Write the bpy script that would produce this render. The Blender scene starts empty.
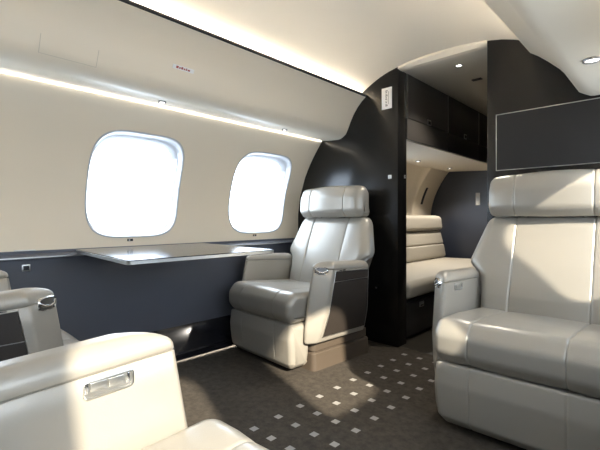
import bpy, bmesh, math
from mathutils import Vector, Matrix

C = bpy.context.scene.collection
S = bpy.context.scene
CX = -1.1                       # cabin centre line (x)
PI = math.pi

# ------------------------------------------------------------------ camera
cam_d = bpy.data.cameras.new('camera')
cam = bpy.data.objects.new('camera', cam_d); C.objects.link(cam)
cam.location = (0, 0, .88)
cam.rotation_euler = (PI / 2, 0, math.atan2(.687, .727))
cam_d.sensor_width = 36; cam_d.lens = 36 * 400 / 600
cam_d.shift_y = -6 / 600
cam_d.clip_start = .02
S.camera = cam

# ------------------------------------------------------------------ world, sun, exposure
S.view_settings.view_transform = 'Standard'; S.view_settings.look = 'None'
S.view_settings.gamma = 1; S.view_settings.use_curve_mapping = False
S.view_settings.exposure = 0.90
w = bpy.data.worlds.new('sky'); S.world = w; w.use_nodes = True
bg = w.node_tree.nodes['Background']
bg.inputs[0].default_value = (.76, .87, 1, 1); bg.inputs[1].default_value = 6.0
sun_d = bpy.data.lights.new('sun', 'SUN'); sun_d.energy = 8; sun_d.angle = math.radians(1.6)
sun_d.color = (1, .88, .70)
sun = bpy.data.objects.new('sun', sun_d); C.objects.link(sun)
sun.rotation_euler = Vector((-1, .435, -.63)).to_track_quat('-Z', 'Y').to_euler()
sun.location = (3, -1, 3)
for sx in (-1, 1):              # sky portals in the window openings
    for wy in (-.85, .10, 1.05, 2.00):
        pd = bpy.data.lights.new('window_portal', 'AREA'); pd.shape = 'RECTANGLE'
        pd.size = .60; pd.size_y = .66; pd.cycles.is_portal = True
        po = bpy.data.objects.new('window_portal', pd); C.objects.link(po)
        po.location = (CX + sx * 1.34, wy, 1.07)
        po.rotation_euler = Vector((-sx, 0, 0)).to_track_quat('-Z', 'Y').to_euler()
LED = 4.5                       # strip lamp brightness

# ------------------------------------------------------------------ materials
def mat(name, col, rough=.5, metal=0, bump=0, bscale=400, coat=0, emit=0, spec=.5, var=0, vscale=6):
    m = bpy.data.materials.new(name); m.use_nodes = True
    nt = m.node_tree; b = nt.nodes['Principled BSDF']
    b.inputs['Base Color'].default_value = (*col, 1)
    b.inputs['Roughness'].default_value = rough; b.inputs['Metallic'].default_value = metal
    b.inputs['Specular IOR Level'].default_value = spec
    b.inputs['Coat Weight'].default_value = coat; b.inputs['Coat Roughness'].default_value = .12
    if emit:
        b.inputs['Emission Color'].default_value = (*col, 1); b.inputs['Emission Strength'].default_value = emit
    tc = nt.nodes.new('ShaderNodeTexCoord')
    if bump:
        n = nt.nodes.new('ShaderNodeTexVoronoi'); n.inputs['Scale'].default_value = bscale
        bp = nt.nodes.new('ShaderNodeBump'); bp.inputs['Strength'].default_value = bump
        bp.inputs['Distance'].default_value = .001
        nt.links.new(tc.outputs['Object'], n.inputs['Vector'])
        nt.links.new(n.outputs['Distance'], bp.inputs['Height'])
        nt.links.new(bp.outputs[0], b.inputs['Normal'])
    if var:
        n = nt.nodes.new('ShaderNodeTexNoise'); n.inputs['Scale'].default_value = vscale
        n.inputs['Detail'].default_value = 4
        mx = nt.nodes.new('ShaderNodeMix'); mx.data_type = 'RGBA'
        mx.inputs[6].default_value = (*[c * (1 - var) for c in col], 1)
        mx.inputs[7].default_value = (*[min(1, c * (1 + var)) for c in col], 1)
        nt.links.new(tc.outputs['Object'], n.inputs['Vector'])
        nt.links.new(n.outputs['Fac'], mx.inputs[0]); nt.links.new(mx.outputs[2], b.inputs['Base Color'])
    return m

M = dict(
    cream=mat('cream_wall', (.80, .70, .55), .55, bump=.05, bscale=300),
    ceil=mat('ceiling_fabric', (.72, .645, .53), .7),
    binm=mat('bin_vinyl', (.80, .71, .57), .42),
    reveal=mat('window_reveal', (.50, .505, .52), .4),
    dark=mat('dark_veneer', (.0065, .006, .0055), .26, var=.25, vscale=30, spec=.42),
    navy=mat('navy_panel', (.098, .105, .128), .36, var=.06, vscale=5, coat=.3),
    farnavy=mat('far_navy', (.028, .034, .052), .33, spec=.8),
    cabinet=mat('cabinet_veneer', (.050, .044, .038), .38, spec=.5),
    black=mat('black_rubber', (.006, .006, .007), .5),
    blackgloss=mat('black_gloss', (.012, .012, .016), .16, coat=.6),
    table=mat('table_lacquer', (.02, .022, .03), .12, spec=.3),
    screen=mat('screen_panel', (.022, .020, .019), .5, spec=.3),
    leather=mat('pearl_leather', (.36, .335, .29), .33, metal=.25, bump=.16, bscale=260, coat=.12, var=.03, vscale=7),
    leather2=mat('divan_leather', (.42, .38, .31), .5, bump=.15, bscale=260),
    shell=mat('arm_leather', (.37, .34, .29), .38, metal=.2, bump=.12, bscale=300, coat=.08),
    plinth=mat('taupe_plinth', (.088, .067, .049), .45, bump=.2, bscale=300),
    sidep=mat('brown_side_panel', (.035, .028, .023), .45, bump=.2, bscale=250),
    chrome=mat('chrome', (.80, .80, .80), .16, metal=1),
    satin=mat('satin_metal', (.62, .62, .60), .33, metal=1),
    pewter=mat('pewter', (.30, .30, .30), .35, metal=1),
    white=mat('white_plastic', (.82, .81, .79), .4),
    red=mat('red_print', (.35, .05, .04), .5),
    grey=mat('grey_print', (.16, .16, .16), .5),
    cove=mat('cove_led', (1, .965, .90), .5, emit=31),
    led=mat('strip_led', (1, .95, .86), .5, emit=LED),
    ledf=mat('floor_led', (1, .96, .88), .5, emit=16),
    lens=mat('lamp_lens', (1, .96, .90), .5, emit=5),
    floor2=mat('galley_floor', (.035, .030, .022), .5, var=.3, vscale=30),
    divanbase=mat('divan_base', (.035, .032, .030), .45),
)

def carpet():
    m = bpy.data.materials.new('aisle_carpet'); m.use_nodes = True
    nt = m.node_tree; L = nt.links; N = nt.nodes; b = N['Principled BSDF']
    b.inputs['Roughness'].default_value = .95; b.inputs['Specular IOR Level'].default_value = .15
    tc = N.new('ShaderNodeTexCoord'); sp = N.new('ShaderNodeSeparateXYZ'); L.new(tc.outputs['Object'], sp.inputs[0])
    def ma(op, a, v):
        n = N.new('ShaderNodeMath'); n.operation = op
        if isinstance(a, float): n.inputs[0].default_value = a
        else: L.new(a, n.inputs[0])
        if v is not None:
            if isinstance(v, float): n.inputs[1].default_value = v
            else: L.new(v, n.inputs[1])
        return n.outputs[0]
    def band(o, off, pitch, half):          # 1 inside a square's band
        t = ma('DIVIDE', ma('ADD', o, off + pitch / 2 + pitch * 40), pitch)
        t = ma('SUBTRACT', ma('FRACT', t, None), .5)
        return ma('LESS_THAN', ma('ABSOLUTE', t, None), half / pitch)
    bx = band(sp.outputs[0], 1.293, .106, .0155); by = band(sp.outputs[1], -1.088, .1408, .0155)
    lim = ma('MULTIPLY', ma('GREATER_THAN', sp.outputs[0], -1.35), ma('LESS_THAN', sp.outputs[0], -.92))
    fac = ma('MULTIPLY', ma('MULTIPLY', bx, by), lim)
    n1 = N.new('ShaderNodeTexNoise'); n1.inputs['Scale'].default_value = 28; n1.inputs['Detail'].default_value = 8
    n1.inputs['Roughness'].default_value = .75
    L.new(tc.outputs['Object'], n1.inputs['Vector'])
    r1 = N.new('ShaderNodeValToRGB'); L.new(n1.outputs['Fac'], r1.inputs[0])
    r1.color_ramp.elements[0].position = .35; r1.color_ramp.elements[0].color = (.049, .041, .033, 1)
    r1.color_ramp.elements[1].position = .7; r1.color_ramp.elements[1].color = (.094, .080, .064, 1)
    mx = N.new('ShaderNodeMix'); mx.data_type = 'RGBA'
    L.new(fac, mx.inputs[0]); L.new(r1.outputs[0], mx.inputs[6]); mx.inputs[7].default_value = (.36, .345, .32, 1)
    L.new(mx.outputs[2], b.inputs['Base Color'])
    n2 = N.new('ShaderNodeTexNoise'); n2.inputs['Scale'].default_value = 500; L.new(tc.outputs['Object'], n2.inputs['Vector'])
    bp = N.new('ShaderNodeBump'); bp.inputs['Strength'].default_value = .5; bp.inputs['Distance'].default_value = .003
    L.new(n2.outputs['Fac'], bp.inputs['Height']); L.new(bp.outputs[0], b.inputs['Normal'])
    return m
M['carpet'] = carpet()

def glassmat():
    m = bpy.data.materials.new('cabin_glass'); m.use_nodes = True
    nt = m.node_tree; N = nt.nodes; L = nt.links
    N.remove(N['Principled BSDF'])
    t = N.new('ShaderNodeBsdfTransparent'); t.inputs[0].default_value = (.97, .985, 1, 1)
    g = N.new('ShaderNodeBsdfGlossy'); g.inputs['Roughness'].default_value = .02
    mx = N.new('ShaderNodeMixShader'); mx.inputs[0].default_value = .06
    L.new(t.outputs[0], mx.inputs[1]); L.new(g.outputs[0], mx.inputs[2])
    L.new(mx.outputs[0], N['Material Output'].inputs[0])
    return m
M['glass'] = glassmat()

# ------------------------------------------------------------------ helpers
def obj(name, verts, faces, m, parent=None, smooth=True, angle=40, bevel=0, seg=3):
    me = bpy.data.meshes.new(name); me.from_pydata([tuple(v) for v in verts], [], faces)
    bm = bmesh.new(); bm.from_mesh(me)
    bmesh.ops.remove_doubles(bm, verts=bm.verts, dist=1e-5)
    bmesh.ops.recalc_face_normals(bm, faces=bm.faces)
    if bevel:
        es = [e for e in bm.edges if len(e.link_faces) == 2 and e.calc_face_angle(0) > math.radians(25)]
        bmesh.ops.bevel(bm, geom=es, offset=bevel, segments=seg, profile=.5, affect='EDGES', clamp_overlap=True)
    for f in bm.faces: f.smooth = smooth
    for e in bm.edges:
        if len(e.link_faces) == 2 and e.calc_face_angle(0) > math.radians(angle): e.smooth = False
    bm.to_mesh(me); bm.free()
    me.materials.append(m)
    o = bpy.data.objects.new(name, me); C.objects.link(o)
    if parent: o.parent = parent
    return o

class MB:
    """collects shapes into one mesh"""
    def __init__(s): s.v = []; s.f = []
    def add(s, v, f):
        n = len(s.v); s.v += [tuple(p) for p in v]; s.f += [[i + n for i in q] for q in f]; return s
    def box(s, x0, x1, y0, y1, z0, z1):
        return s.add([(x, y, z) for x in (x0, x1) for y in (y0, y1) for z in (z0, z1)],
                     [(0, 1, 3, 2), (4, 6, 7, 5), (0, 4, 5, 1), (2, 3, 7, 6), (0, 2, 6, 4), (1, 5, 7, 3)])
    def loft(s, loops, cap=True, closed=True):
        n = len(loops[0]); v = [p for l in loops for p in l]; f = []
        for i in range(len(loops) - 1):
            for j in range(n if closed else n - 1):
                k = (j + 1) % n
                f.append((i * n + j, i * n + k, (i + 1) * n + k, (i + 1) * n + j))
        if cap:
            f.append(tuple(range(n - 1, -1, -1))); f.append(tuple(range((len(loops) - 1) * n, len(loops) * n)))
        return s.add(v, f)
    def cyl(s, p0, p1, r0, r1=None, n=20):
        r1 = r0 if r1 is None else r1
        p0 = Vector(p0); p1 = Vector(p1); d = (p1 - p0).normalized()
        a = d.orthogonal().normalized(); b = d.cross(a)
        lp = [[p + (a * math.cos(2 * PI * i / n) + b * math.sin(2 * PI * i / n)) * r for i in range(n)] for p, r in ((p0, r0), (p1, r1))]
        return s.loft(lp)
    def tube(s, pts, r, n=8, closed=False):
        pts = [Vector(p) for p in pts]; loops = []
        k = len(pts); up = None
        for i, p in enumerate(pts):
            a = pts[(i - 1) % k] if (closed or i) else p
            b = pts[(i + 1) % k] if (closed or i < k - 1) else p
            d = (b - a).normalized()
            if up is None: up = d.orthogonal().normalized()
            up = (up - d * up.dot(d)).normalized(); q = d.cross(up)
            loops.append([p + (up * math.cos(2 * PI * j / n) + q * math.sin(2 * PI * j / n)) * r for j in range(n)])
        if closed: loops.append(loops[0])
        return s.loft(loops, cap=not closed)
    def build(s, name, m, parent=None, **k): return obj(name, s.v, s.f, m, parent, **k)

def fillet(pts, radii, n=5):
    out = []; k = len(pts)
    if not hasattr(radii, '__len__'): radii = [radii] * k
    for i in range(k):
        p = Vector(pts[i]); a = Vector(pts[i - 1]) - p; b = Vector(pts[(i + 1) % k]) - p
        r = radii[i]
        la, lb = a.length, b.length; a.normalize(); b.normalize()
        th = math.acos(max(-1, min(1, a.dot(b))))
        t = r / math.tan(th / 2); t = min(t, la * .49, lb * .49); r = t * math.tan(th / 2)
        c = p + (a + b).normalized() * (r / math.sin(th / 2))
        s0 = p + a * t - c; s1 = p + b * t - c
        a0 = math.atan2(s0.y, s0.x); a1 = math.atan2(s1.y, s1.x)
        da = (a1 - a0 + PI) % (2 * PI) - PI
        for j in range(n + 1):
            an = a0 + da * j / n
            out.append((c.x + r * math.cos(an), c.y + r * math.sin(an)))
    return out

def dense(loop, step):
    out = []
    for i, p in enumerate(loop):
        q = loop[(i + 1) % len(loop)]; d = math.dist(p, q); n = max(1, int(d / step))
        for j in range(n): out.append((p[0] + (q[0] - p[0]) * j / n, p[1] + (q[1] - p[1]) * j / n))
    return out

def inset(loop, d):
    """move a CCW/CW loop inwards along its normals"""
    k = len(loop); area = sum(loop[i - 1][0] * loop[i][1] - loop[i][0] * loop[i - 1][1] for i in range(k))
    sg = 1 if area > 0 else -1; out = []
    for i in range(k):
        a = loop[i - 1]; b = loop[(i + 1) % k]
        dx, dy = b[0] - a[0], b[1] - a[1]; l = math.hypot(dx, dy) or 1
        out.append((loop[i][0] - dy / l * d * sg, loop[i][1] + dx / l * d * sg))
    return out

def soft(mb, prof, hw, seams=(), r=.04, xmap=None, post=None, gd=.0036, step=.03, crown=0):
    """upholstered body: a (y,z) outline swept over x, with stitched grooves and rounded ends"""
    prof = dense(prof, step)
    xs = set()
    for i in range(9): 
        a = i / 8 * PI / 2; x = hw - r + r * math.sin(a); xs.add(round(x, 5)); xs.add(round(-x, 5))
    for s in seams:
        for d in (-.010, -.005, -.0025, 0, .0025, .005, .010): xs.add(round(s + d, 5))
    n = 10
    for i in range(n + 1):
        x = -(hw - r) + 2 * (hw - r) * i / n
        if all(abs(x - s) > .02 for s in seams): xs.add(round(x, 5))
    loops = []
    for x in sorted(xs):
        e = abs(x) - (hw - r); ins = 0
        if e > 0: ins = r - math.sqrt(max(0, r * r - e * e))
        for s in seams:
            ins += gd * math.exp(-((x - s) / .003) ** 2)
        if crown:
            b = sorted([-hw] + list(seams) + [hw]); 
            for u, v in zip(b, b[1:]):
                if u <= x <= v: ins -= crown * (1 - ((x - (u + v) / 2) / ((v - u) / 2)) ** 2)
        lp = inset(prof, min(ins, r * .97))
        L = []
        for y, z in lp:
            X = x
            if xmap and abs(x) > .19: X = math.copysign(.19 + (abs(x) - .19) * (xmap(z) - .19) / (hw - .19), x)
            P = (X, y, z)
            if post: P = post(*P)
            L.append(P)
        loops.append(L)
    return mb.loft(loops)

def lerp_table(t):
    def f(z):
        if z <= t[0][0]: return t[0][1]
        for (a, va), (b, vb) in zip(t, t[1:]):
            if z <= b:
                k = (z - a) / (b - a); k = k * k * (3 - 2 * k); return va + (vb - va) * k
        return t[-1][1]
    return f

def thing(name, label, cat, loc=(0, 0, 0), rz=0, group=None):
    o = bpy.data.objects.new(name, None); C.objects.link(o); o.empty_display_size = .1
    o.location = loc; o.rotation_euler = (0, 0, rz); o['label'] = label; o['category'] = cat
    if group: o['group'] = group
    return o
def tag(o, label, cat, group=None):
    o['label'] = label; o['category'] = cat
    if group: o['group'] = group
    return o
def struct(o):
    o['kind'] = 'structure'; return o

# ------------------------------------------------------------------ the cabin shell
Y0, YB, YB2, YE = -1.325, 2.45, 2.57, 4.90
# half width of the cabin by height
def wd(z):
    return 1.238 - .69 * max(0, z - .88) ** 2 if z < 1.5 else .9727 - .8556 * (z - 1.5)

WZ, WHH, WHW = 1.068, .294, .275          # window centre height and half sizes
def hole(scale, n=72, grow=0):
    out = []
    for i in range(n):
        a = 2 * PI * i / n; c, s = math.cos(a), math.sin(a); e = 2 / 4.2
        out.append(((WHW * scale + grow) * math.copysign(abs(c) ** e, c), (WHH * scale + grow) * math.copysign(abs(s) ** e, s)))
    return out

BAYS = {-1: (-.85, .10, 1.05, 2.00, 3.05), 1: (-.85, .07, 1.015, 2.11)}  # last left opening is an unseen one added to light the bay
def wall_side(sx, name):
    mb = MB(); zlo, zhi = .722, 1.52
    for wy in BAYS[sx]:
        h = hole(1); bc = min((-.85, .10, 1.05, 2.00, 3.05), key=lambda q: abs(q - wy)); sh = bc - wy
        rect = []
        for (y, z) in h:                                   # matching points on the bay's outline
            tx = (.475 + (sh if y > 0 else -sh)) / abs(y) if abs(y) > 1e-9 else 1e9
            tz = ((zhi - WZ) if z > 0 else (WZ - zlo)) / abs(z) if abs(z) > 1e-9 else 1e9
            t = min(tx, tz); rect.append([y * t, z * t])
        for (cy, cz) in ((.475 + sh, zhi - WZ), (-.475 + sh, zhi - WZ), (.475 + sh, zlo - WZ), (-.475 + sh, zlo - WZ)):
            j = min(range(len(rect)), key=lambda q: math.dist(rect[q], (cy, cz))); rect[j] = [cy, cz]
        loops = []
        for k in range(9):
            t = k / 8
            loops.append([(CX + sx * wd(WZ + a[1] * (1 - t) + b[1] * t), wy + a[0] * (1 - t) + b[0] * t, WZ + a[1] * (1 - t) + b[1] * t) for a, b in zip(h, rect)])
        mb.loft(loops, cap=False)
        # outer skin round the opening, keeps daylight out of the gap behind the panel
    zs = [.70 + .82 * i / 12 for i in range(13)]
    return struct(mb.build(name, M['cream'], angle=60))
wall_side(-1, 'wall_left'); wall_side(1, 'wall_right')

def window(sx, wy, n):
    ring = MB(); loops = []
    def W(h, out, z_=None): return [(CX + sx * (wd(WZ + z) + out), wy + y, WZ + z) for y, z in h]
    for sc, g, out in ((1, .004, .004), (1, .003, -.003), (1, -.002, -.004), (1, -.006, -.001), (1, -.008, .008), (1, -.016, .040), (1, -.019, .0405), (1, -.034, .085)):
        loops.append(W(hole(sc, grow=g), out))
    loops.append(W(hole(1, grow=.05), .085)); loops.append(W(hole(1, grow=.05), .01))
    ring.loft(loops, cap=False)
    fr = struct(ring.build('window_%d' % n, M['reveal'], angle=50))
    p = MB(); h = hole(1, grow=-.031)
    p.loft([W(h, .078), W(h, .082)])
    p.build('pane', M['glass'], fr, angle=30)
    if wy > 0 or sx < 0:
        z = .757; x = CX + sx * wd(z)
        MB().box(x - .004, x + .004, wy - .045, wy - .012, z - .007, z + .007).build('shade_latch', M['black'], fr, bevel=.0015)
        MB().box(x - .0055, x + .0055, wy - .038, wy - .030, z - .003, z + .003).build('latch_button', M['satin'], fr)
    return fr
n = 1
for sx in (-1, 1):
    for wy in (BAYS[sx][2], BAYS[sx][3], BAYS[sx][1], -.85): window(sx, wy, n); n += 1

def sweep(name, prof, y0, y1, m, sx=-1, closed=False, parent=None, ny=1, **k):
    """(d, z) outline measured from the centre line swept along the cabin"""
    mb = MB(); ys = [y0 + (y1 - y0) * i / ny for i in range(ny + 1)]
    mb.loft([[(CX + sx * d, y, z) for d, z in prof] for y in ys], cap=closed, closed=closed)
    return mb.build(name, m, parent, **k)

for sx, side in ((-1, 'left'), (1, 'right')):
    # dado: dark panel, toe slope and skirting
    struct(sweep('baseboard_' + side, [(1.132, .010), (1.132, .045), (1.150, .050), (1.160, .050), (1.160, 0), (1.150, 0), (1.150, .016), (1.135, .016), (1.135, .010)], Y0, YB, M['blackgloss'], sx, True))
    struct(sweep('trim_%d' % (1 if sx < 0 else 6), [(1.243, .190), (1.243, .68), (1.30, .68), (1.30, .19)], Y0, YB, M['navy'], sx, True, angle=30))
    struct(sweep('trim_%d' % (5 if sx < 0 else 9), [(1.150, .048), (1.225, .170), (1.243, .190), (1.30, .19), (1.30, .03), (1.160, .03)], Y0, YB, M['blackgloss'], sx, True, angle=30))
    struct(sweep('trim_%d' % (2 if sx < 0 else 7), [(1.195, .683), (1.190, .687), (1.190, .695), (1.195, .699), (1.236, .708), (1.236, .722), (1.30, .722), (1.30, .683)], Y0, YB, M['navy'], sx, True, angle=30))
    struct(sweep('trim_%d' % (3 if sx < 0 else 8), [(1.190, .688), (1.1875, .688), (1.1875, .694), (1.190, .694)], Y0, YB, M['satin'], sx, True))
    o = sweep('floor_light_strip', [(1.147, .013), (1.138, .013), (1.138, .0155), (1.147, .0155)], .45 if sx < 0 else -1.2, 2.40, M['ledf'], sx, True)
    tag(o, 'thin white light strip along the foot of the %s wall' % side, 'light strip')

# ceiling of the cabin: crown with a dropped edge behind each bin
cr = [(.66, 1.755), (.625, 1.782), (.585, 1.808), (.54, 1.833), (.49, 1.859), (.435, 1.884), (.37, 1.905), (.29, 1.922), (.20, 1.935), (.10, 1.942), (0, 1.944)]
cp = [(-d, z) for d, z in cr] + [(d, z) for d, z in cr[-2::-1]]
cp2 = [(d, z + .03) for d, z in cp[::-1]]
struct(sweep('ceiling', cp + cp2, Y0, YB + .005, M['ceil'], 1, True, angle=30))

def slab(name, x0, x1, y0, y1, z0, z1, m, parent=None, **k):
    return MB().box(x0, x1, y0, y1, z0, z1).build(name, m, parent, **k)
struct(slab('floor', CX - 1.3, CX + 1.3, Y0 - .05, YB + .02, -.05, 0, M['carpet']))
struct(slab('floor_vestibule', CX - 1.3, CX + 1.3, YB + .02, YE + .1, -.05, 0, M['floor2']))
struct(slab('wall_back', CX - 1.32, CX + 1.32, Y0 - .06, Y0, -.05, 2.0, M['dark']))

# overhead bins
def bin_(sx, side):
    t = thing('overhead_bin', 'long cream overhead bin above the %s windows%s' % (side, ' with dark top edge' if sx < 0 else ', over the armchair facing the camera'), 'overhead bin', (CX + sx * .70, .5, 1.49))
    def P(pr): return [(d - .70, z - 1.49) for d, z in pr]
    def sw(name, pr, y0, y1, m, **k):
        mb = MB(); mb.loft([[(sx * d, y - .5, z) for d, z in P(pr)] for y in (y0, y1)])
        return mb.build(name, m, t, **k)
    face = [(.967, 1.506), (.90, 1.497), (.83, 1.493), (.800, 1.493), (.782, 1.496), (.760, 1.508), (.735, 1.524), (.715, 1.560), (.690, 1.612), (.665, 1.658), (.630, 1.705), (.590, 1.745), (.560, 1.767), (.556, 1.770),
            (.580, 1.770), (.66, 1.72), (.72, 1.62), (.80, 1.545), (.98, 1.53)]
    if sx > 0: face = [(d - .036 * min(1, max(0, (z - 1.62) / .1)), z + .012 * min(1, max(0, (z - 1.62) / .1))) for d, z in face]
    sw('bin_body', face, Y0, YB, M['binm'], angle=35)
    o_ = 0 if sx < 0 else .034
    sw('top_edge_trim', [(d - o_, z + o_ * .35) for d, z in [(.556, 1.770), (.549, 1.772), (.549, 1.786), (.556, 1.789), (.568, 1.786), (.575, 1.770)]], Y0, YB, M['black'] if sx < 0 else M['binm'])
    if sx < 0:
        # access panel outline and bin door shadow gaps
        def fp(z, off=0):            # point on the tilted face
            pts = [(1.524, .735), (1.560, .715), (1.612, .690), (1.658, .665), (1.705, .630), (1.747, .590)]
            for (a, da), (b, db) in zip(pts, pts[1:]):
                if z <= b: k = (z - a) / (b - a); return da + (db - da) * k - off
            return .59
        zs = [1.540 + .10 * i / 6 for i in range(7)]
        g = MB()
        for ya, yb, za, zb in ((.436, .438, 1.535, 1.60), (.650, .652, 1.535, 1.60), (.436, .652, 1.535, 1.5362)):
            zz = [za + (zb - za) * i / 4 for i in range(5)]
            g.loft([[(sx * (fp(z, e) - .70), y - .5, z - 1.49) for y, z, e in ((ya, z, -.001), (yb, z, -.001), (yb, z, .0006), (ya, z, .0006))] for z in zz])
        g.build('access_panel_joint', mat('joint_line', (.56, .50, .40), .6), t, smooth=False)
    return t, sw
bl, _ = bin_(-1, 'left'); br, _ = bin_(1, 'right')

for sx, side in ((-1, 'left'), (1, 'right')):
    o = sweep('cove_light_strip', [(.612, 1.774), (.592, 1.774), (.592, 1.778), (.612, 1.778)], Y0 + .02, YB - .02, M['cove'], sx, True)
    tag(o, 'hidden cove light strip behind the top of the %s overhead bin' % side, 'light strip')
    o = sweep('wash_light_strip', [(.968, 1.4990), (.963, 1.4980), (.963, 1.4950), (.968, 1.4960)], Y0 + .02, YB - .02, M['led'], sx, True)
    tag(o, 'bright light strip where the %s bin meets the window wall' % side, 'light strip')

# ------------------------------------------------------------------ partitions
def prism_y(name, pts, y0, y1, m, parent=None, **k):
    return MB().loft([[(x, y0, z) for x, z in pts], [(x, y1, z) for x, z in pts]]).build(name, m, parent, **k)
def outline(d0, d1):        # top of a bulkhead between two half widths
    return [(d, z) for d, z in cr if d0 < d < d1]
LX, RX = -1.393, -.811
hull = [(CX - 1.25, 0), (CX - 1.27, .7), (CX - 1.27, 1.05), (CX - 1.15, 1.35), (CX - .98, 1.56), (CX - .66, 1.80)] + [(CX - d, z + .012) for d, z in cr[1:] if d > .30] + [(LX, 1.933), (LX, 0)]
struct(prism_y('wall_front_left', hull, YB, YB2, M['dark'], bevel=.003, seg=2))
hr = [(RX, 0), (RX, 1.945)] + [(CX + d, z + .012) for d, z in cr[::-1] if d > .30] + [(CX + .66, 1.80), (CX + .98, 1.56), (CX + 1.15, 1.35), (CX + 1.27, 1.05), (CX + 1.27, .7), (CX + 1.25, 0)]
struct(prism_y('wall_front_right', hr, YB, YB + .06, M['dark'], bevel=.002, seg=2))
# header lip above the opening
mb = MB(); lo = []; N_ = 14
for i in range(N_ + 1):
    x = LX + (RX - LX) * i / N_; d = abs(x - CX)
    zt = next(z0 + (z1 - z0) * (d - d0) / (d1 - d0) for (d0, z0), (d1, z1) in zip(cr[::-1], cr[-2::-1]) if d0 <= d <= d1 + 1e-6)
    lo.append([(x, YB - .004, zt - .012), (x, YB - .004, zt + .03), (x, YB + .06, zt + .03), (x, YB + .06, 1.905), (x, YB + .02, 1.905)])
mb.loft(lo); struct(mb.build('trim_4', M['ceil'], angle=30))
struct(slab('ceiling_vestibule', CX - 1.3, CX + 1.0, YB + .02, YE + .1, 1.908, 1.95, mat('vestibule_ceiling', (.60, .55, .46), .6)))
# framed screen on the right partition
t = thing('wall_screen', 'dark rectangular screen with thin silver frame above the armchair facing the camera', 'screen', (-.40, YB, 1.156))
x0, x1, z0, z1 = -.36, .36, 0, .322
MB().box(x0 + .003, x1 - .003, -.006, .002, z0 + .003, z1 - .003).build('display', M['screen'], t)
f = MB()
for a in ((x0, x0 + .0035, z0, z1), (x1 - .0035, x1, z0, z1), (x0, x1, z0, z0 + .0035), (x0, x1, z1 - .0035, z1)): f.box(a[0], a[1], -.009, .002, a[2], a[3])
f.build('screen_frame', M['satin'], t, smooth=False)

# things on the left partition
t = thing('placard', 'white upright placard with small grey print, high on the dark left partition', 'placard', (-1.479, YB, 1.649))
MB().box(-.040, .040, -.004, .001, 0, .148).build('plate', M['white'], t, bevel=.001, seg=1)
p = MB(); 
for i, l in enumerate((9, 5, 7, 4, 8, 6, 9, 5, 7, 8)): p.box(-.010, .008 - .002 * (i % 3), -.005, -.0035, .018 + i * .0115, .018 + i * .0115 + l * .0009)
p.box(.014, .017, -.005, -.0035, .03, .12)
p.build('print', M['grey'], t, smooth=False)
t = thing('wall_switch', 'small white square switch on the dark left partition', 'switch', (-1.455, YB, 1.160))
MB().box(-.013, .013, -.005, .001, 0, .026).build('plate', M['white'], t, bevel=.002)
MB().box(-.007, .007, -.008, -.004, .006, .020).build('rocker', M['satin'], t, bevel=.001)
t = thing('door_latch', 'small metal latch on the edge of the left partition', 'latch', (LX, 2.545, 1.165))
MB().box(-.001, .003, -.008, .008, 0, .024).build('plate', M['satin'], t, bevel=.001)
MB().cyl((.002, 0, .012), (.009, 0, .012), .004).build('knob', M['chrome'], t)
t = thing('partition_stud', 'tiny metal stud low on the dark partition behind the window armchair', 'stud', (-1.565, YB, .39))
MB().cyl((0, .001, 0), (0, -.006, 0), .007).build('stud', M['satin'], t)

# ------------------------------------------------------------------ vestibule / divan bay beyond the opening
ob = slab('wall_vestibule_right', RX + .06, RX + .12, YB + .06, YE, 0, 1.95, M['dark']); struct(ob)
aft = [(CX - 1.3, 0), (CX - 1.3, 1.95), (RX + .12, 1.95), (RX + .12, 0)]
struct(prism_y('wall_far', aft, YE, YE + .05, M['farnavy']))
# curved side wall of the bay
def side_bay():
    mb = MB(); zs = [.0, .2, .4, .6, .7] + [.75 + i * .04 for i in range(21)]
    ys = [YB2, 3.0, 3.45]
    def X(z): return CX - (wd(max(z, .7)) + .012 if z > .1 else 1.2)
    P = []
    mb.loft([[(CX - 1.25, y, z) for z in (0, .73)] for y in (YB2, 3.53)], cap=False, closed=False)
    mb.loft([[(X(z), y, z) for z in zs] for y in (3.52, 3.7)], cap=False, closed=False)
    # raised rib ending the window recess
    mb.loft([[(X(z) + dx, y, z) for z in zs] for y, dx in ((3.7, 0), (4.2, 0), (4.33, .004), (4.36, .040), (4.38, .052), (4.41, .052), (4.43, .040), (4.46, .034), (4.9, .034))], cap=False, closed=False)
    return struct(mb.build('wall_bay', M['cream'], angle=70))
side_bay()
z_ = 1.29; 
t = thing('wall_vent', 'slim dark slanted vent slot in the cream wall above the divan', 'vent', (CX - wd(1.06), 4.60, 1.06))
mb = MB(); L = []
for i in range(9):
    z = 1.06 + .20 * i / 8; x = -(wd(z) - wd(1.06)) 
    L.append([(x - .002 + .034 - .012 - .01, -.03, z - 1.06), (x - .002 + .034 - .012 - .01, .022, z - 1.06), (x + .028, .022, z - 1.06), (x + .028, -.022, z - 1.06)])
mb.loft(L); mb.build('slot', M['black'], t, bevel=.003)
# sloping cream underside over the divan
mb = MB(); mb.loft([[(CX - 1.10, y, 1.500), (CX - 1.0, y, 1.470), (-1.40, y, 1.437), (-1.40, y, 1.455), (CX - 1.10, y, 1.53)] for y in (YB2, YE)])
struct(mb.build('ceiling_bay', M['ceil'], angle=30))

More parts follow.
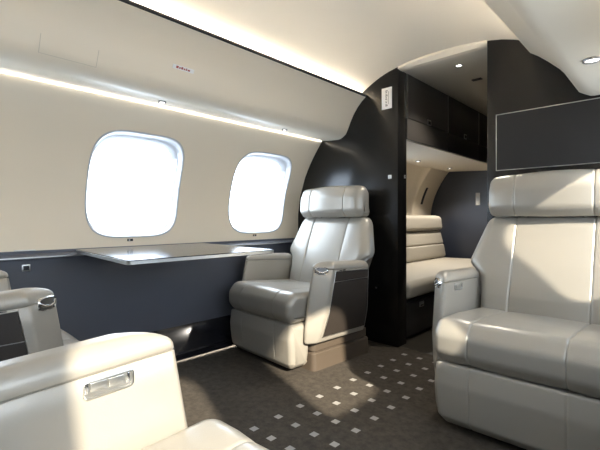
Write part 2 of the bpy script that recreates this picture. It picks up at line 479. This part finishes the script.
# overhead cabinets in the bay
for i, (ya, yb, lab) in enumerate(((2.575, 3.262, 'nearest'), (3.262, 3.968, 'middle'), (3.968, 4.895, 'farthest'))):
    t = thing('overhead_cabinet', 'dark overhead cabinet beyond the partition, %s of the row over the divan' % lab, 'cabinet', (-1.39, ya, 1.445), 0, None)
    MB().box(-.50, -.016, .001, yb - ya - .001, .09, .462).build('carcass', M['cabinet'], t)
    MB().box(-.017, 0, .001, yb - ya - .001, 0, .148).build('bottom_rail', M['cabinet'], t, bevel=.002)
    d = MB().box(-.017, .002, .004, yb - ya - .004, .152, .462).build('door', M['cabinet'], t, bevel=.003)
    MB().box(-.012, .0035, -.0035, .0025, .150, .455).build('edge_strip', M['satin'], t)
    yy = (2.914, 3.628, 4.45)[i] - ya
    MB().box(.001, .005, yy - .030, yy + .030, .152, .195).build('latch_plate', M['satin'], d, bevel=.002)
    MB().box(.004, .0065, yy - .020, yy + .020, .160, .187).build('latch_recess', M['black'], d, bevel=.001)
    MB().box(.006, .010, yy - .016, yy + .016, .176, .184).build('latch_paddle', M['chrome'], d, bevel=.001)

# divan
dv = thing('divan', 'cream leather divan along the wall beyond the partition', 'sofa', (-1.72, 3.68, 0))
def dsweep(name, pr, y0, y1, m, seams=(), parent=dv, r=.03):
    # soft() sweeps over x; turn so that x runs along the cabin
    mb = MB(); hw = (y1 - y0) / 2; soft(mb, pr, hw, seams, r=r, gd=.006)
    mb.v = [(p[1], p[0] + (y0 + y1) / 2 - 3.68, p[2]) for p in mb.v]     # (y,z) outline becomes (x,z)
    return mb.build(name, m, parent, angle=50)
for k in range(1):
    a = 2.60; b = 4.71
    dsweep('seat_cushion', fillet([(.335, .315), (.345, .405), (.30, .430), (-.36, .420), (-.36, .30), (.30, .30)], [.03, .04, .05, .03, .03, .02]), a, b, M['leather2'])
    dsweep('back_cushion', fillet([(-.30, .425), (-.328, .578), (-.350, .586), (-.334, .594), (-.375, .745), (-.50, .745), (-.47, .425)], [.03, .02, .003, .02, .025, .02, .02]), a, b, M['leather2'])
    dsweep('head_roll', fillet([(-.345, .752), (-.362, .905), (-.44, .925), (-.50, .90), (-.50, .752)], [.03, .045, .03, .03, .02]), a, b, M['leather2'])
MB().box(-.47, .270, -1.08, 1.05, .0, .275).build('base', M['divanbase'], dv, bevel=.004)
for k in range(3):
    d = MB().box(.270, .300, -1.07 + k * .705, -1.07 + k * .705 + .695, .03, .262).build('drawer', M['divanbase'], dv, bevel=.004)
    yc = (2.85 - 3.68) + k * .705
    MB().box(.299, .304, yc - .035, yc + .035, .215, .255).build('handle_plate', M['satin'], d, bevel=.002)
    MB().box(.303, .309, yc - .028, yc + .028, .220, .234).build('pull', M['chrome'], d, bevel=.002)

window(-1, 3.05, 9)  # unseen window, added to bring daylight into the divan bay
# ------------------------------------------------------------------ small fittings
def downlight(x, y, z, label, group, r=.024, tilt=0, power=1.2, lens='lens', oval=1):
    t = thing('downlight', label, 'ceiling light', (x, y, z), 0, group); t.rotation_euler = (0, tilt, 0)
    mb = MB(); n = 28
    L = []
    for rr, zz in ((r, .004), (r, -.003), (r * .93, -.005), (r * .78, -.004), (r * .72, .002), (r * .72, .004)):
        L.append([(rr * math.cos(2 * PI * i / n), rr * oval * math.sin(2 * PI * i / n), zz) for i in range(n)])
    mb.loft(L, cap=False); mb.build('bezel', M['pewter'], t, angle=60)
    MB().cyl((0, 0, .002), (0, 0, .0005), r * .72).build('lens', M[lens], t)
    if power:
        ld = bpy.data.lights.new('downlight_lamp', 'SPOT'); ld.energy = power; ld.spot_size = math.radians(110); ld.spot_blend = .7
        ld.shadow_soft_size = .012; ld.color = (1, .93, .83)
        lo = bpy.data.objects.new('downlight_lamp', ld); C.objects.link(lo); lo.parent = t; lo.location = (0, 0, -.012)
    return t
for y, wh in ((1.025, 'over the middle of the table'), (1.92, 'nearest the dark partition')):
    downlight(CX - .86, y, 1.4905, 'small round downlight under the left overhead bin, %s' % wh, 'downlights under the left bin', r=.020, power=.6)
downlight(CX + .86, 1.89, 1.4905, 'round bright downlight under the right overhead bin at the top right', None, r=.031, power=.8)
downlight(-1.065, 2.675, 1.907, 'round ceiling downlight just beyond the partition opening', None, r=.024, power=22)
t = thing('ceiling_sensor', 'small dark oblong sensor on the ceiling past the downlight', 'sensor', (-1.073, 3.03, 1.908))
MB().box(-.035, .035, -.02, .02, -.006, 0).build('housing', M['black'], t, bevel=.003)
for y, wh in ((3.70, 'nearer'), (4.46, 'farther')):
    downlight(CX - .78, y, 1.4545, '%s round downlight in the cream panel over the divan' % wh, None, r=.026, power=22, tilt=-.09)
t = thing('wall_plate', 'small white upright plate on the far dark wall beside the armchair headrest', 'wall plate', (-1.725, YE, 1.045))
MB().box(-.024, .024, -.006, .001, 0, .145).build('plate', M['white'], t, bevel=.002)
MB().box(-.014, .014, -.009, -.005, .05, .10).build('cover', M['satin'], t, bevel=.001)
# tiny sign on the bin face
def onface(z):
    pts = [(1.524, .735), (1.560, .715), (1.612, .690), (1.658, .665), (1.705, .630), (1.747, .590)]
    for (a, da), (b, db) in zip(pts, pts[1:]):
        if z <= b: k = (z - a) / (b - a); return da + (db - da) * k
t = thing('bin_placard', 'tiny white strip placard with red and black print on the left bin', 'placard', (CX - onface(1.625), 1.045, 1.625))
t.rotation_euler = (0, math.atan2(onface(1.60) - onface(1.65), .05), 0)
MB().box(-.001, .002, -.058, .058, -.010, .010).build('strip', M['white'], t)
p = MB()
for i, (a, l) in enumerate(((-.040, .012), (-.024, .007), (-.013, .010), (.001, .008), (.013, .006), (.023, .012))): p.box(.0018, .003, a, a + l, -.005, .006 - (i % 2) * .003)
p.build('print', M['red'], t, smooth=False)
# outlet in the dado and clip on the ledge
t = thing('outlet', 'small square black outlet with silver frame in the left dark wall panel', 'socket', (CX - 1.243, .507, .621))
MB().box(0, .004, -.018, .018, 0, .034).build('frame', M['satin'], t, bevel=.0015)
MB().box(.003, .0055, -.012, .012, .006, .028).build('socket', M['black'], t)
t = thing('ledge_clip', 'flat silver clip on the wall ledge above the outlet', 'clip', (CX - 1.236, .50, .722))
MB().box(0, .012, -.045, .045, 0, .006).build('clip', M['satin'], t, bevel=.0015)

# ------------------------------------------------------------------ table
t = thing('folding_table', 'dark glossy folding table extending from the ledge below the windows', 'table', (CX - 1.19, 1.07, .699))
tx1 = .76
top = fillet([(-.005, -.35), (tx1, -.41), (tx1, .355), (-.005, .42)], [.01, .02, .02, .01])
mb = MB(); L = []
for z, i in ((.002, .003), (.004, 0), (.020, 0), (.022, .002)): L.append([(x, y, z) for x, y in inset(top, i)])
mb.loft(L); mb.build('tabletop', M['table'], t, angle=30)
mb = MB(); mb.loft([[(x, y, z) for x, y in inset(top, i)] for z, i in ((.0045, -.0015), (.0045, -.003), (.0185, -.003), (.0185, -.0015))], cap=False)
mb.build('edge_trim', M['satin'], t, angle=30)
MB().box(.0, .52, -.20, -.17, -.020, .002).build('support_arm', M['black'], t, bevel=.003)
MB().box(.0, .52, .20, .23, -.020, .002).build('support_arm', M['black'], t, bevel=.003)

# ------------------------------------------------------------------ armchairs
def inset_poly(pts, d):
    k = len(pts); out = []
    ar = sum(pts[i - 1][0] * pts[i][1] - pts[i][0] * pts[i - 1][1] for i in range(k)); sg = 1 if ar > 0 else -1
    L = []
    for i in range(k):
        a = Vector(pts[i - 1]); b = Vector(pts[i]); t = (b - a).normalized(); nrm = Vector((-t.y, t.x)) * sg * d
        L.append((a + nrm, t))
    for i in range(k):
        p, t = L[i]; q, u = L[(i + 1) % k]; cr_ = t.x * u.y - t.y * u.x
        w_ = q - p; s_ = (w_.x * u.y - w_.y * u.x) / cr_; out.append(tuple(p + t * s_))
    return out

def armchair(label, loc, rz, aisle, dz=0, dc=0, dy=0):
    t = thing('armchair', label, 'armchair', loc, rz, 'pearl leather cabin armchairs')
    SE = (-.165, .165)
    # plinth
    lw = fillet([(-.335, -.255), (.335, -.255), (.335, .27), (-.335, .27)], .03)
    mb = MB(); mb.loft([[(x, y, z) for x, y in inset(lw, i)] for z, i in ((0, 0), (.095, .004), (.103, .012))]); mb.build('plinth', M['plinth'], t, angle=35)
    up = fillet([(-.325, -.25), (.325, -.25), (.325, .255), (-.325, .255)], .03)
    mb = MB(); mb.loft([[(x, y, z) for x, y in inset(up, i)] for z, i in ((.100, .012), (.112, .012), (.114, 0), (.160, 0), (.163, .01), (.20, .01))]); mb.build('swivel_base', M['plinth'], t, angle=35)
    # footrest shell
    mb = MB(); pr = fillet([(-.375, .028), (-.402, .060), (-.415, .20), (-.402, .285), (-.262, .285), (-.262, .028)], [.02, .03, .1, .012, .01, .01])
    soft(mb, pr, .312, SE, r=.03, gd=.003, xmap=lerp_table([(.03, .285), (.07, .303), (.13, .312), (.3, .312)])); mb.build('footrest', M['shell'], t, angle=50)
    mb = MB().box(-.30, .30, -.27, .24, .17, .292); mb.build('seat_frame', M['black'], t)
    # cushion
    mb = MB(); pr = fillet([(-.392, .292), (-.425, .335), (-.425, .405), (-.375, .462), (-.20, .455), (.10, .428), (.17, .428), (.17, .296)], [.02, .045, .05, .06, .2, .1, .02, .01], n=7)
    soft(mb, pr, .311, SE, r=.035, crown=.004); mb.v = [(x, y + dy * min(1, max(0, (.1 - y) / .3)), z + dc * min(1, max(0, (z - .30) / .1))) for x, y, z in mb.v]; mb.build('seat_cushion', M['leather'], t, angle=50)
    # backrest
    xm = lerp_table([(.36, .300), (.52, .308), (.59, .325), (.645, .380), (.67, .380), (.885, .308)])
    xm0 = xm; xm = lambda z: xm0(z) if z < .67 else .380 - (z - .67) * .33
    mb = MB(); pr = fillet([(.085, .395), (.110, .50), (.165, .66), (.235, .845), (.265, .892), (.335, .890), (.350, .84), (.285, .60), (.215, .30), (.15, .30)], [.04, .15, .2, .1, .035, .03, .05, .3, .03, .03])
    soft(mb, pr, .308, SE, r=.045, xmap=xm, post=lambda x, y, z: (x * (1 - .9 * max(0, y - (.11 + .37 * max(0, z - .45)) - .06)), y, z), crown=.005, step=.022); mb.build('backrest', M['leather'], t, angle=50)
    # headrest
    mb = MB(); pr = fillet([(.215, .894), (.180, .935), (.185, 1.03), (.215, 1.095), (.27, 1.10), (.305, 1.06), (.31, .894)], [.02, .05, .08, .035, .03, .04, .02])
    def post(x, y, z):
        k = max(0, (z - .95) / .15); return (x, y + .25 * x * x, z + k * .016 * (1 - (x / .30) ** 2))
    soft(mb, pr, .298, SE, r=.04, crown=.003, post=post, step=.022); hr_ = mb.build('headrest', M['leather'], t, angle=50)
    MB().box(-.12, .12, .265, .300, .870, .92).build('headrest_mount', M['black'], t)
    # arms
    for s in (-1, 1):
        def fxo(z): return .410 - .03 * max(0, .6 - z) - .18 * max(0, .32 - z)
        def level(z, i=0.0, drop=0.0):
            yf = -.280 - .21 * (.62 - z); xi = .318; xo = fxo(z)
            pts = [(xi, .165), (xi, yf), (xo, yf + .112), (xo, .165)]
            if i: pts = inset_poly(pts, i)
            lp = fillet(pts, [.008, .014, .03, .02])
            k = min(1, max(0, (z - .45) / .15))
            return [(s * x, y, z + dz * k - (y + .28) * .05 * k - drop * min(1, max(0, (yf + .08 - y) / .08)) ** 2) for x, y in lp]
        mb = MB(); mb.loft([level(.172, .010), level(.176, .003), level(.185), level(.25), level(.35), level(.45), level(.54), level(.590), level(.5925, .0025), level(.595)])
        a = mb.build('armrest', M['shell'], t, angle=45)
        mb = MB(); mb.loft([level(.594, .003), level(.597, 0)] + [level(.606 + .034 * math.sin(k * PI / 16), .034 * (1 - math.cos(k * PI / 16)), .006 * math.sin(k * PI / 16)) for k in range(9)])
        mb.build('arm_pad', M['shell'], a, angle=50)
        # inset panel on the outer side
        def q(z, e): return s * (fxo(z) + e)
        def ya(z): return -.28 - .21 * (.62 - z) + .138
        zl = [.205 + (.578 + dz - .205) * i_ / 8 for i_ in range(9)]
        mb = MB(); mb.loft([[(q(z, .0025), ya(z), z), (q(z, .0025), .150, z - .012 * (z > .5)), (q(z, -.004), .150, z - .012 * (z > .5)), (q(z, -.004), ya(z), z)] for z in zl]); mb.build('side_panel', M['sidep'], a, angle=30)
        ol = [(q(z, .0025), ya(z), z) for z in zl] + [(q(z, .0025), .150, z - .012 * (z > .5)) for z in zl[::-1]]
        mb = MB(); mb.tube(ol, .0020, 6, True); mb.build('panel_frame', M['satin'], a)
        MB().box(*sorted((q(.50, .002), q(.50, .0045))), -.168, .147, .515, .5175).build('panel_rail', M['satin'], a)
        # long control plate on the inner face
        xi = s * .318; g = fillet([(-.170, -.017), (-.080, -.017), (-.080, .017), (-.170, .017)], .009, n=4)
        def ci(e, i): return [(xi - s * e, y, z + .566 + dz - (y + .28) * .04) for y, z in inset(g, i)]
        if s == aisle:
            mb = MB(); mb.loft([ci(-.001, 0), ci(.0025, 0), ci(.0035, .0015), ci(.0035, .004), ci(.001, .0055)]); mb.build('control_plate', M['satin'], a, angle=40)
            for y0_, y1_ in ((-.151, -.122), (-.120, -.091)):
                MB().box(*sorted((xi - s * .001, xi - s * .004)), y0_, y1_, (.5525 + .002) + dz, (.5715 + .000) + dz).build('cover', M['white'] if 0 else M['satin'], a, bevel=.0015)
            for y_ in (-.158, -.085):
                MB().box(*sorted((xi - s * .001, xi - s * .0042)), y_ - .003, y_ + .003, (.552 + .001) + dz, (.573 + .000) + dz).build('button', M['chrome'], a, bevel=.001)
            # lever on the slanted front
            yf = -.280 - .21 * .06; p0 = Vector((s * (.318 + .010), yf + .009, .565)); p1 = Vector((s * .408, yf + .112, .560))
            d = (p1 - p0); dn = d.normalized(); nn = Vector((s * abs(dn.y), -abs(dn.x), 0)).normalized()
            def pt(u, z, e): v = p0 + d * u + nn * e; return (v.x, v.y, z + .010 + dz)
            ov = fillet([(.16, -.020), (.84, -.020), (.84, .020), (.16, .020)], .017 / 1, n=6)
            ov = [(.54 + .30 * math.copysign(abs(math.cos(a_)) ** .6, math.cos(a_)), .022 * math.copysign(abs(math.sin(a_)) ** .6, math.sin(a_))) for a_ in [2 * PI * i / 28 for i in range(28)]]
            def lp(k, e): return [pt(.54 + (u - .54) * k, .572 + z * k, e - .21 * (z * k) * 0 ) for u, z in ov]
            mb = MB(); mb.loft([lp(1.0, -.006), lp(1.0, .003), lp(.93, .006), lp(.86, .005), lp(.80, .0005)]); mb.build('lever_bezel', M['chrome'], a, angle=40)
            mb = MB(); mb.loft([lp(.80, -.001), lp(.79, .0012)]); mb.build('lever_recess', M['pewter'], a)
            mb = MB(); mb.tube([pt(.30, .578, .003), pt(.38, .568, .010), pt(.55, .564, .013), pt(.72, .568, .010), pt(.80, .578, .003)], .0045, 10); mb.build('lever', M['chrome'], a)
            MB().box(*sorted((s * .4065, s * .4125)), -.118, -.100, .572 + dz, .582 + dz).build('side_button', M['black'], a, bevel=.001)
            MB().box(*sorted((s * .4065, s * .4130)), -.094, -.066, .569 + dz, .583 + dz).build('side_socket', M['chrome'], a, bevel=.0015)
    return t
armchair('pearl leather armchair by the window beyond the table, facing the camera, against the dark partition', (-1.835, 2.00, 0), math.radians(-4), 1)
armchair('large pearl leather armchair at the right edge, below the framed screen', (-.44, 2.02, 0), 0, -1)
armchair('pale leather armchair closest to the camera, only its sunlit arm and seat corner showing', (-.44, .168, 0), PI, 1, .018, -.006, .045)
armchair('pale leather armchair at the left edge with dark arm panel and chrome lever', (-1.82, .140, 0), PI, -1, .032, -.03)
